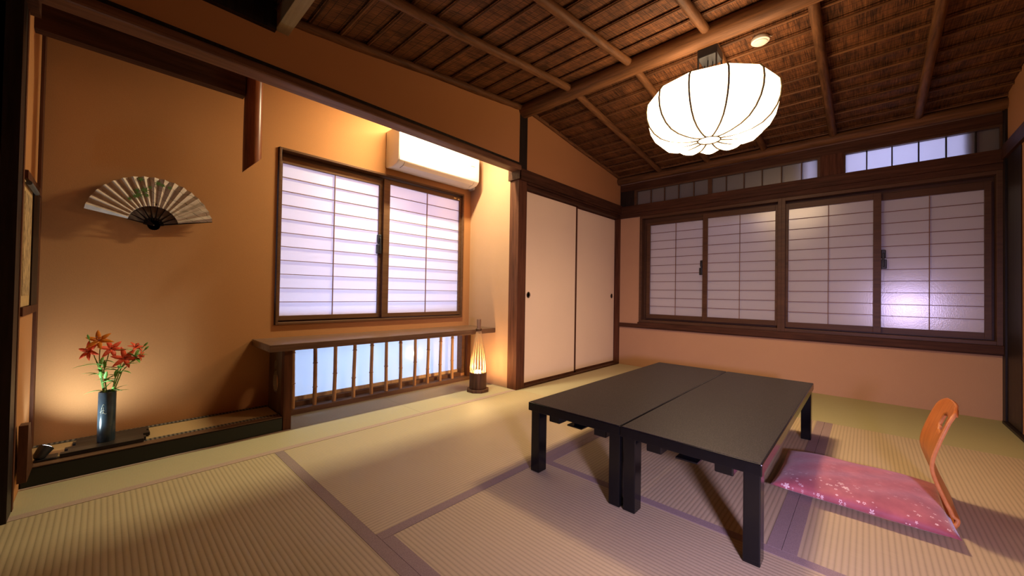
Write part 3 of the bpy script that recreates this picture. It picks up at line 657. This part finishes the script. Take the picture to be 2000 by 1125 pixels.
# wall fan -----------------------------------------------------------
def fan():
    cx, cz = 3.974, 1.127; y0 = YA+0.022
    t = thing('folding_fan', (cx, YA+0.01, cz), 'open paper folding fan with green leaves mounted on the alcove wall', 'fan')
    m, nt, b = new_mat('painted_fan_paper'); b.inputs['Roughness'].default_value = 0.42; b.inputs['Specular IOR Level'].default_value = 0.5
    tc = N(nt, 'ShaderNodeTexCoord'); sp = N(nt, 'ShaderNodeSeparateXYZ'); L(nt, tc.outputs['Object'], sp.inputs[0])
    base = ramp(nt, noise(nt, coords(nt), 35, 3), [(0.3, (0.50, 0.38, 0.30)), (0.7, (0.72, 0.57, 0.46))])
    # branches: distorted sine curves right of centre
    nz = noise(nt, coords(nt), 9, 2)
    br = math_n(nt, 'ABSOLUTE', math_n(nt, 'SINE', math_n(nt, 'ADD', math_n(nt, 'MULTIPLY', sp.outputs['Z'], 75), math_n(nt, 'ADD', math_n(nt, 'MULTIPLY', sp.outputs['X'], -38), math_n(nt, 'MULTIPLY', nz, 9)))))
    brm = math_n(nt, 'MULTIPLY', math_n(nt, 'LESS_THAN', br, 0.07), math_n(nt, 'LESS_THAN', sp.outputs['X'], 3.99))
    mx = N(nt, 'ShaderNodeMix', data_type='RGBA'); L(nt, brm, mx.inputs['Factor']); L(nt, base, mx.inputs['A']); mx.inputs['B'].default_value = (0.16, 0.14, 0.09, 1)
    L(nt, mx.outputs['Result'], b.inputs['Base Color'])
    bump(nt, b, noise(nt, coords(nt), 150, 2), 0.1, 0.0006)
    a0, a1 = radians(12), radians(169.5); n = 34; ri, ro = 0.098, 0.247
    vs = []
    for i in range(n+1):
        a = a0+(a1-a0)*i/n; d = 0.0085 if i % 2 else -0.0085
        # the left edge stands further off the wall
        off = 0.018*max(0, (i/n-0.5))*2
        for r, dd in ((ri, d*0.45), ((ri+ro)/2, d*0.8), (ro, d*1.15)):
            vs.append((cx+r*-cos(pi-a)*1.0 if False else cx+r*cos(a)*1.0*(1 if True else 1), y0+0.012+dd+off, cz+r*sin(a)))
    # image right = -x: angle measured from -x side
    vs = [(2*cx-x, y, z) for x, y, z in vs]
    fs = []
    for i in range(n):
        for j in range(2): fs.append((i*3+j, i*3+j+1, (i+1)*3+j+1, (i+1)*3+j))
    k = len(vs); vs2 = [(x, y-0.0006, z) for x, y, z in vs]
    MB().add(vs+vs2, fs+[tuple(k+q for q in reversed(f)) for f in fs]).build('pleated_paper', m, t, label='gold and mauve pleated paper')
    # leaves painted as thin shapes
    gm = plain('painted_leaf_green', (0.09, 0.17, 0.035), 0.6)
    lf = MB()
    def star(px, pz, r):
        a_ = math.atan2(pz-cz, cx-px); rr = math.hypot(pz-cz, cx-px)
        q = max(0, (a_-a0)/(a1-a0)); off = 0.018*max(0, q-0.5)*2; yy = y0+0.0225+off
        pts = []
        for s in range(14):
            an = 2*pi*s/14+0.3; q_ = r*(1.0 if s % 2 == 0 else 0.38)
            pts.append((px+q_*cos(an), pz+q_*sin(an)*0.9))
        lf.prism(pts, 'y', yy, yy+0.0004)
    for px, pz, r in ((4.028, 1.352, .016), (4.012, 1.300, .022), (4.040, 1.292, .015), (4.034, 1.272, .020), (4.046, 1.262, .016), (3.962, 1.345, .018), (3.944, 1.338, .014), (3.918, 1.332, .013), (4.004, 1.275, .015), (4.066, 1.245, .012), (3.993, 1.318, .012)):
        star(px, pz, r)
    lf.build('painted_leaves', gm, t, label='green painted maple leaves')
    back = MB(); pts = [(cx-ri*1.01*cos(a0+(a1-a0)*i/20), cz+ri*1.01*sin(a0+(a1-a0)*i/20)) for i in range(21)] + [(cx, cz-0.0)]
    back.prism(pts, 'y', y0-0.002, y0+0.001); back.build('inner_leaf', plain('fan_inner', (0.14, 0.085, 0.06), 0.8), t, label='brown area between the sticks')
    for i in range(10):
        a = a0+(a1-a0)*i/9; rr = 0.245 if i == 0 else ri+0.003
        d = Vector((-cos(a), 0, sin(a))); s = Vector((-sin(a), 0, -cos(a)))
        mb = MB(); w0, w1 = 0.0042, 0.0016; c = Vector((cx, y0+0.004+0.0006*i, cz)); e = c+d*rr; e.y += 0.018*max(0, i/9-0.5)*2*(0.4) + (0.010 if i == 0 else 0)
        vs = [c-s*w0, c+s*w0, e+s*w1, e-s*w1]; vs = vs+[v+Vector((0, 0.0016, 0)) for v in vs]
        mb.add(vs, [(0, 1, 2, 3), (7, 6, 5, 4), (0, 4, 5, 1), (1, 5, 6, 2), (2, 6, 7, 3), (3, 7, 4, 0)])
        mb.build('stick', M['lacquer'], t, label='black fan stick')
    hub = MB()
    for i in range(10):
        a = a0+(a1-a0)*i/9; d = Vector((-cos(a), 0, sin(a))); s = Vector((-sin(a), 0, -cos(a)))
        c = Vector((cx, y0+0.004, cz)); q = [c+d*0.040-s*.006, c+d*0.040+s*.006, c-d*0.022+s*.009, c-d*0.026, c-d*0.022-s*.009]
        vs = q+[v+Vector((0, 0.006, 0)) for v in q]; n5 = 5
        hub.add(vs, [tuple(range(4, -1, -1)), tuple(range(5, 10))]+[(k_, (k_+1) % 5, 5+(k_+1) % 5, 5+k_) for k_ in range(5)])
    hub.build('hub', M['lacquer'], t, label='black fan hub')
    MB().tube([(cx, y0+0.006, cz), (cx, y0+0.0125, cz)], 0.0025, 10).build('rivet', plain('silver_rivet', (0.6, 0.6, 0.6), 0.3, metal=1), t)
    MB().tube([(3.968, YA, 1.235), (3.968, YA+0.034, 1.235)], 0.004, 8).build('wall_pin', M['metal_black'], t)
fan()

# air conditioner ------------------------------------------------------
t = thing('air_conditioner', (2.26, YA, 1.745), 'white wall-mounted air conditioner above the alcove window', 'air conditioner')
X0, X1 = 1.868, 2.668
MB().prism([(YA+.001, 1.765), (YA+.001, 2.05), (-0.450, 2.05), (-0.425, 2.03), (-0.418, 1.98), (-0.420, 1.83), (-0.424, 1.787), (-0.452, 1.764), (-0.53, 1.750)], 'x', X0, X1).build('body', M['white_plastic'], t, bevel=0.008, seg=3, smooth=True)
fpan = MB().prism([(-0.4235, 1.788), (-0.4185, 1.80), (-0.4175, 1.83), (-0.4165, 1.98), (-0.424, 2.025), (-0.430, 2.0), (-0.430, 1.80)], 'x', X0+0.004, X1-0.004).build('front_panel', M['white_plastic'], t, bevel=0.003, smooth=True)
MB().prism([(-0.4275, 1.7835), (-0.452, 1.7615), (-0.50, 1.7525), (-0.50, 1.756), (-0.454, 1.766), (-0.430, 1.788)], 'x', X0+0.055, X1-0.055).build('louver', M['white_plastic2'], t, label='swing louver')
for xx in (X0+0.0535, X1-0.0535): MB().prism([(-0.4255, 1.7850), (-0.452, 1.7605), (-0.50, 1.7515), (-0.50, 1.753), (-0.452, 1.762)], 'x', xx-0.0008, xx+0.0008).build('louver_gap', M['dark_slot'], t)
MB().box(X0+0.055, X0+0.100, -0.4168, -0.4160, 1.915, 1.9185).build('brand_mark', M['dark_slot'], fpan, label='tiny dark maker lettering')
MB().tube([(X0+0.006, -0.50, 1.775), (X0-0.02, -0.52, 1.770), (X0-0.045, -0.55, 1.772), (X0-0.055, -0.61, 1.775)], [0.012, 0.016, 0.017, 0.017], 14).build('pipe', plain('grey_pipe', (0.45, 0.42, 0.40), 0.5), t, smooth=True, label='grey pipe elbow')

# bench ----------------------------------------------------------------
t = thing('long_bench', (2.6, -0.45, 0.0), 'long brown wooden bench shelf below the alcove window', 'bench')
mb = MB(); mb.box(1.795, 3.520, YA+0.002, -0.255, 0.458, 0.498)
mb.build('top', M['bench_top'], t, bevel=0.003)
MB().box(3.392, 3.434, -0.345, -0.298, 0.0, 0.458).build('post', M['wz'], t, bevel=0.002, label='front post at the left end')
MB().box(1.80, 1.84, -0.605, -0.575, 0.034, 0.458).build('post', M['wz'], t, label='slim post at the right end')
mb = MB(); nz = 36; ya, yb = YA+0.004, -0.345; yc = -0.485
def gourd(z):
    w_ = 0
    if 0.30 < z < 0.375: w_ = max(w_, 0.030*math.sqrt(max(0, 1-((z-0.338)/0.037)**2)))
    if 0.185 < z < 0.31: w_ = max(w_, 0.048*math.sqrt(max(0, 1-((z-0.245)/0.062)**2)))
    return w_
for i in range(nz):
    z0 = 0.081+(0.458-0.081)*i/nz; z1 = 0.081+(0.458-0.081)*(i+1)/nz; g = gourd((z0+z1)/2)
    if g > 0: mb.box(3.405, 3.425, ya, yc-g, z0, z1); mb.box(3.405, 3.425, yc+g, yb, z0, z1)
    else: mb.box(3.405, 3.425, ya, yb, z0, z1)
mb.box(3.405, 3.425, ya, yb, 0, 0.081)
mb.build('end_panel', wood('end_panel_wood', (0.07, 0.04, 0.02), (0.16, 0.09, 0.045), 'z'), t, label='end board with a gourd-shaped cutout')
# bamboo bars
def bamboo(x, y, z0, z1, r):
    ns = random.choice([(.33, .80), (.28, .66), (.38, .85), (.45, .9), (.3, .72)]); mb = MB(); pts = []; rr = []
    marks = [0]
    for f_ in ns: marks += [f_-.012, f_-.005, f_, f_+.005, f_+.012]
    marks += [1]; x_ = x
    for f_ in marks:
        z = z0+(z1-z0)*f_; k = any(abs(f_-q) < 0.002 for q in ns); nearm = any(abs(f_-q) < 0.007 for q in ns)
        pts.append((x+0.0025*sin(f_*4+x*9), y, z)); rr.append(r*(1.32 if k else 1.10 if nearm else (1.0-0.08*f_)))
    mb.tube(pts, rr, 14); return mb
for i, x in enumerate((3.298, 3.163, 3.032, 2.895, 2.762, 2.643, 2.520, 2.388, 2.261, 2.132, 2.003)):
    lab = ['bamboo bar nearest the bench post', 'second bamboo bar from the bench post', 'third bamboo bar from the bench post', 'fourth bamboo bar from the bench post', 'fifth bamboo bar from the bench post', 'middle bamboo bar of the row under the bench', 'fifth bamboo bar from the lantern end', 'fourth bamboo bar from the lantern end', 'third bamboo bar from the lantern end', 'second bamboo bar from the lantern end', 'bamboo bar nearest the lantern end'][i]
    bamboo(x, -0.588, 0.034, 0.458, 0.0132).build('bamboo_bar', M['bamboo'], None, smooth=True, label=lab, category='bamboo bar', group='bamboo bars under the long bench')

# lantern ------------------------------------------------------------
LX, LY = 2.035, -0.205
t = thing('bamboo_lantern', (LX, LY, 0), 'glowing floor lantern of split bamboo rising from a dark bamboo base', 'lantern')
MB().prism([(LX+0.094*cos(pi*k/4+.39), LY+0.094*sin(pi*k/4+.39)) for k in range(8)], 'z', 0.0008, 0.022).build('foot', M['bark'], t, bevel=0.002, label='octagonal wooden foot')
MB().lathe([(0.066, 0.022), (0.0705, 0.03), (0.069, 0.09), (0.0705, 0.153), (0.066, 0.156), (0.063, 0.148), (0.062, 0.05), (0, 0.05)], (LX, LY, 0), 36, True, False).build('cup', M['bark'], t, smooth=True, label='dark smoked bamboo cup')
for k in range(16):
    a = 2*pi*k/16+.1; mb = MB()
    P = [(0.0635, 0.145), (0.0655, 0.19), (0.0600, 0.26), (0.0465, 0.34), (0.0310, 0.42), (0.0170, 0.50)]
    pts = [(LX+r*cos(a), LY+r*sin(a), z) for r, z in P]; mb.tube(pts, [0.0034, 0.0034, 0.0032, 0.0030, 0.0028, 0.0026], 6)
    mb.build('bamboo_strip', M['split'], t, smooth=True)
MB().lathe([(0.0215, 0.490), (0.0255, 0.497), (0.0255, 0.508), (0.0215, 0.512)], (LX, LY, 0), 20).build('tie_ring', M['bark'], t, smooth=True, label='dark tie ring')
MB().lathe([(0.0165, 0.47), (0.0185, 0.588), (0.0135, 0.590), (0.0135, 0.56), (0, 0.56)], (LX, LY, 0), 16).build('neck', wood('lantern_neck', (0.18, 0.09, 0.05), (0.40, 0.24, 0.15), 'z'), t, smooth=True, label='thin open bamboo neck')
MB().lathe([(0.0, 0.126), (0.020, 0.130), (0.029, 0.142), (0.029, 0.156), (0.020, 0.168), (0.0, 0.172)], (LX, LY, 0), 20, False, False).build('bulb', M['glow'], t, smooth=True, label='glowing bulb')
point('lantern_bulb_light', (LX, LY, 0.192), 0.018, 5.5, (1.0, 0.62, 0.25))

# ================================================================== CEILING LAMP
PX, PY = 1.68, 1.43
t = thing('pendant_lamp', (PX, PY, 1.735), 'large glowing white paper pendant lamp with twelve ribs', 'lamp')
NR = 12; SUB = 6
prof = [(0.300, 2.035), (0.335, 2.028), (0.352, 2.003), (0.357, 1.955), (0.353, 1.905), (0.338, 1.855), (0.310, 1.808), (0.272, 1.772), (0.222, 1.750), (0.160, 1.739), (0.105, 1.736), (0.062, 1.739)]
prof = [(r_, 1.745+(z_-1.736)*0.92) for r_, z_ in prof]
def shade_pt(r, z, th, bulge):
    # polygonal plan with fabric bulging between the ribs below the rim
    k = th/(2*pi/NR); fr = k-math.floor(k); half = pi/NR
    pol = cos(half)/cos((fr-0.5)*2*half)
    rr = r*pol; b = sin(pi*fr)
    return (PX+(rr+bulge*b*0.35)*cos(th), PY+(rr+bulge*b*0.35)*sin(th), z-bulge*b)
vs = []; n = NR*SUB
for i, (r, z) in enumerate(prof):
    bl = [0, 0, 0.003, 0.008, 0.013, 0.019, 0.024, 0.026, 0.024, 0.018, 0.010, 0.002][i]
    for k in range(n): vs.append(shade_pt(r, z, 2*pi*k/n, bl))
fs = [(i*n+k, i*n+(k+1) % n, (i+1)*n+(k+1) % n, (i+1)*n+k) for i in range(len(prof)-1) for k in range(n)]
vs.append((PX, PY, 1.745)); c_ = len(vs)-1
fs += [((len(prof)-1)*n+k, (len(prof)-1)*n+(k+1) % n, c_) for k in range(n)]
vs.append((PX, PY, 2.021)); c_ = len(vs)-1
fs += [((k+1) % n, k, c_) for k in range(n)]
sh = MB().add(vs, fs).build('paper_shade', M['shade'], t, smooth='all', label='glowing white paper shade')
for k in range(NR):
    th = 2*pi*k/NR; pts = [(PX+(r+0.0015)*cos(th)*cos(pi/NR)*1.0, PY+(r+0.0015)*sin(th)*cos(pi/NR)*1.0, z-0.0015) for r, z in prof]
    pts = [(PX+(r*1.0+0.002)*cos(th), PY+(r*1.0+0.002)*sin(th), z-0.0025) for r, z in prof]
    MB().tube(pts, 0.0050, 8).build('rib', M['shade_rib'], t, smooth=True)
mb = MB(); mb.tube([(PX+0.062*cos(2*pi*k/24), PY+0.062*sin(2*pi*k/24), 1.745) for k in range(25)], 0.0045, 6, False); mb.build('bottom_ring', M['shade_rib'], t, smooth=True)
mb = MB(); mb.box(PX-0.065, PX+0.055, PY-0.055, PY+0.055, 2.232, 2.287); mb.build('canopy', M['metal_black'], t, bevel=0.004, label='black ceiling canopy box')
mb = MB()
for (a, b) in ((-0.055, -0.045), (0.05, -0.05), (0.05, 0.05), (-0.055, 0.05)): mb.box(PX+a-0.009, PX+a+0.009, PY+b-0.003, PY+b+0.003, 2.01, 2.24)
mb.build('strap', M['metal_black'], t, bevel=0.001, label='black hanging straps')
mb = MB(); mb.tube([(PX, PY-.01, 2.24), (PX+0.005, PY-0.012, 2.15), (PX, PY, 2.03)], 0.004, 8); mb.tube([(PX-.03, PY+.01, 2.24), (PX-.03, PY-0.002, 2.13), (PX-.02, PY, 2.03)], 0.003, 8); mb.build('cord', M['metal_black'], t, smooth=True)
# smoke detector
x, y = 1.50, 1.657; z = ceil_z(x)-0.012
t = thing('smoke_detector', (x, y, z), 'round white detector disc on the reed ceiling beside the pendant lamp', 'detector')
MB().lathe([(0.040, 0.014), (0.047, 0.004), (0.047, -0.010), (0.041, -0.014), (0.0, -0.014)], (x, y, z), 32, True, False).build('base_ring', M['white_plastic'], t, smooth=True)
MB().lathe([(0.037, -0.0135), (0.037, -0.018), (0.030, -0.021), (0.0, -0.0215)], (x, y, z), 32, True, False).build('cover', M['white_plastic2'], t, smooth=True)
mb = MB(); mb.tube([(x-0.01, y+0.046, z+0.01), (x-0.012, y+0.055, z+0.004), (x-0.02, y+0.058, z+0.010)], 0.0015, 6); mb.build('hook', M['white_plastic'], t, label='small wire hook')

# ================================================================== TABLES
def table(y0, y1, label):
    t = thing('folding_low_table', (2.08, (y0+y1)/2, 0), label, 'table', 'pair of black folding low tables')
    xa, xb, zt = 1.335, 2.818, 0.3145
    MB().box(xa, xb, y0, y1, zt-0.0385, zt-0.0015).build('apron', M['lacquer'], t, bevel=0.003, label='glossy black table edge')
    MB().box(xa+0.004, xb-0.004, y0+0.004, y1-0.004, zt-0.002, zt).build('tabletop', M['table_top'], t, bevel=0.001, label='speckled black tabletop surface')
    ly = [(y0+0.006, y0+0.052), (y1-0.052, y1-0.006)]
    for xx in ((xb-0.072, xb-0.016), (xa+0.016, xa+0.072)):
        for q in ly: MB().box(xx[0], xx[1], q[0], q[1], 0.0012, zt-0.038).build('leg', M['lacquer'], t, bevel=0.003)
    for s, xx in ((1, xb-0.085), (-1, xa+0.085)):
        for yy in (y0+0.105, y1-0.115):
            MB().box(xx-0.03, xx+0.03, yy-0.028, yy+0.028, zt-0.085, zt-0.0385).build('leg_stop', M['lacquer'], t, bevel=0.004, label='black block under the tabletop')
        ym = (y0+y1)/2; mb = MB()
        mb.box(xx-0.015, xx+0.02, ym-0.02, ym+0.02, zt-0.066, zt-0.0385); mb.box(xx-0.03*s, xx+0.05*s, ym-0.036, ym+0.036, zt-0.072, zt-0.066)
        mb.build('latch_plate', M['lacquer'], t, bevel=0.001, label='black folding-leg latch')
table(1.004, 1.4525, 'black folding low table nearer the alcove, left one of the touching pair')
table(1.4545, 1.904, 'black folding low table beside the pink floor chair, right one of the pair')

# ================================================================== CHAIR + CUSHION
t = thing('legless_floor_chair', (1.95, 2.15, 0), 'legless bent plywood floor chair with an orange-brown back', 'chair')
chM = wood('orange_plywood', (0.42, 0.115, 0.022), (0.62, 0.20, 0.045), 'z', 0.32, 30)
chE = wood('orange_plywood_edge', (0.55, 0.20, 0.06), (0.72, 0.30, 0.10), 'x', 0.4, 30)
# profile (y,z) from seat front to top of back
prf = [(1.93, 0.006), (2.05, 0.005), (2.18, 0.006), (2.27, 0.008), (2.325, 0.014), (2.352, 0.030), (2.358, 0.055), (2.343, 0.097), (2.325, 0.145), (2.311, 0.195), (2.312, 0.235), (2.325, 0.288), (2.343, 0.345), (2.360, 0.392), (2.371, 0.420)]
def half_w(i):
    # half width along the profile: wide seat, narrow waist at the bend, wider back
    s = [0.19, 0.225, 0.235, 0.232, 0.215, 0.190, 0.178, 0.174, 0.174, 0.176, 0.176, 0.172, 0.165, 0.152, 0.130][i]
    return s
CXC = 1.945
def chair_shell():
    # dense resample
    P = []; K = 5
    import itertools
    for i in range(len(prf)-1):
        for k in range(K):
            a = k/K
            p0 = prf[max(i-1, 0)]; p1 = prf[i]; p2 = prf[i+1]; p3 = prf[min(i+2, len(prf)-1)]
            def cr(u0, u1, u2, u3): return 0.5*((2*u1)+(-u0+u2)*a+(2*u0-5*u1+4*u2-u3)*a*a+(-u0+3*u1-3*u2+u3)*a**3)
            P.append((cr(p0[0], p1[0], p2[0], p3[0]), cr(p0[1], p1[1], p2[1], p3[1]), half_w(i)*(1-a)+half_w(i+1)*a))
    P.append((*prf[-1], half_w(len(prf)-1)))
    n = len(P); nu = 28; hole = set(); vs = []
    for i, (y, z, wd) in enumerate(P):
        for j in range(nu+1):
            u = -1+2*j/nu; cup = 0.012*(u*u) if i > n*0.42 else 0.0
            # rounded corners at the very top
            zz = z - (0.030*(abs(u)**4) if i == n-1 else 0.018*(abs(u)**4)*(max(0, i-(n-8))/7))
            vs.append((CXC+u*wd, y-cup, zz))
    fs = []
    def inhole(i, j):
        u = -1+2*(j+.5)/nu; zc = vs[i*(nu+1)+j][2]; yc_ = vs[i*(nu+1)+j][0]
        return i > n*0.6 and ((zc-0.338)/0.034)**2 + ((CXC+u*P[i][2]-1.985)/0.068)**2 < 1
    for i in range(n-1):
        for j in range(nu):
            if not inhole(i, j): fs.append((i*(nu+1)+j, i*(nu+1)+j+1, (i+1)*(nu+1)+j+1, (i+1)*(nu+1)+j))
    return vs, fs
vs, fs = chair_shell()
o = MB().add(vs, fs).build('bent_shell', chM, t, smooth='all', label='glossy orange-brown bent plywood shell')
o.data.materials.append(chE)
sm = o.modifiers.new('thick', 'SOLIDIFY'); sm.thickness = 0.011; sm.offset = 0; sm.material_offset_rim = 1
# cushion
def cushion_mat():
    m, nt, b = new_mat('pink_flower_cloth'); b.inputs['Roughness'].default_value = 0.6; b.inputs['Specular IOR Level'].default_value = 0.35
    b.inputs['Sheen Weight'].default_value = 0.3
    tc = N(nt, 'ShaderNodeTexCoord'); mp = N(nt, 'ShaderNodeMapping'); mp.inputs['Scale'].default_value = (1, 1, 0.0); L(nt, tc.outputs['Object'], mp.inputs[0])
    def flowers(scale, thr, r0, r1):
        v = N(nt, 'ShaderNodeTexVoronoi'); v.inputs['Scale'].default_value = scale; v.inputs['Randomness'].default_value = 0.8; L(nt, mp.outputs[0], v.inputs['Vector'])
        sc1 = N(nt, 'ShaderNodeVectorMath', operation='SUBTRACT'); L(nt, mp.outputs[0], sc1.inputs[0]); L(nt, v.outputs['Position'], sc1.inputs[1])
        sp = N(nt, 'ShaderNodeSeparateXYZ'); L(nt, sc1.outputs[0], sp.inputs[0])
        ang = math_n(nt, 'ARCTAN2', sp.outputs['Y'], sp.outputs['X'])
        ln = N(nt, 'ShaderNodeVectorMath', operation='LENGTH'); L(nt, sc1.outputs[0], ln.inputs[0])
        pet = math_n(nt, 'ABSOLUTE', math_n(nt, 'COSINE', math_n(nt, 'MULTIPLY', ang, 2.5)))
        lim = math_n(nt, 'ADD', math_n(nt, 'MULTIPLY', math_n(nt, 'POWER', pet, 0.5), r1), r0)
        inside = math_n(nt, 'MULTIPLY', math_n(nt, 'LESS_THAN', ln.outputs['Value'], lim), math_n(nt, 'GREATER_THAN', ln.outputs['Value'], 0.0022))
        sc_ = N(nt, 'ShaderNodeSeparateColor'); L(nt, v.outputs['Color'], sc_.inputs[0])
        return math_n(nt, 'MULTIPLY', inside, math_n(nt, 'GREATER_THAN', sc_.outputs[0], thr))
    f1 = flowers(26, 0.30, 0.002, 0.0095); f2 = flowers(60, 0.45, 0.001, 0.0045)
    base = ramp(nt, noise(nt, coords(nt), 14, 3), [(0.35, (0.33, 0.075, 0.095)), (0.65, (0.45, 0.115, 0.13))])
    spn = N(nt, 'ShaderNodeSeparateXYZ'); L(nt, tc.outputs['Object'], spn.inputs[0])
    band = math_n(nt, 'MULTIPLY', math_n(nt, 'SUBTRACT', math_n(nt, 'ADD', spn.outputs['X'], math_n(nt, 'MULTIPLY', noise(nt, coords(nt), 10, 2), 0.06)), 2.13), 14)
    band = math_n(nt, 'MINIMUM', math_n(nt, 'MAXIMUM', band, 0.10), 0.9)
    fac = math_n(nt, 'MULTIPLY', math_n(nt, 'MAXIMUM', f1, f2), band)
    mx = N(nt, 'ShaderNodeMix', data_type='RGBA'); L(nt, fac, mx.inputs['Factor']); L(nt, base, mx.inputs['A']); mx.inputs['B'].default_value = (0.85, 0.62, 0.60, 1)
    L(nt, mx.outputs['Result'], b.inputs['Base Color']); bump(nt, b, noise(nt, coords(nt, (1, 5, 1)), 160, 2), 0.25, 0.001); return m
def cushion():
    mb = MB(); nu = nv = 30; x0, x1, y0, y1 = 1.765, 2.255, 1.838, 2.352; zc = 0.046
    idx = {}; vs = []
    for s in (1, -1):
        for i in range(nu+1):
            for j in range(nv+1):
                u = -1+2*i/nu; v = -1+2*j/nv
                # pinched sides, pointed corners
                px = (x0+x1)/2+(x1-x0)/2*u*(1-0.035*(1-v*v)); py = (y0+y1)/2+(y1-y0)/2*v*(1-0.03*(1-u*u))
                h = ((1-u**4)*(1-v**4))**0.55
                hh = (0.040 if s > 0 else 0.028)*h
                wr = 0.0022*sin(9*u+7*v)*h
                z = zc - 0.010 + s*hh + (wr if s > 0 else 0)
                z = max(z, 0.0165)
                if s < 0 and (i in (0, nu) or j in (0, nv)): idx[(s, i, j)] = idx[(1, i, j)]; continue
                idx[(s, i, j)] = len(vs); vs.append((px, py, z))
    fs = []
    for s in (1, -1):
        for i in range(nu):
            for j in range(nv):
                q = (idx[(s, i, j)], idx[(s, i+1, j)], idx[(s, i+1, j+1)], idx[(s, i, j+1)]); fs.append(q if s > 0 else tuple(reversed(q)))
    return MB().add(vs, fs)
cushion().build('floor_cushion', cushion_mat(), None, smooth='all', label='flat pink square cushion with white blossoms on the floor chair', category='cushion')
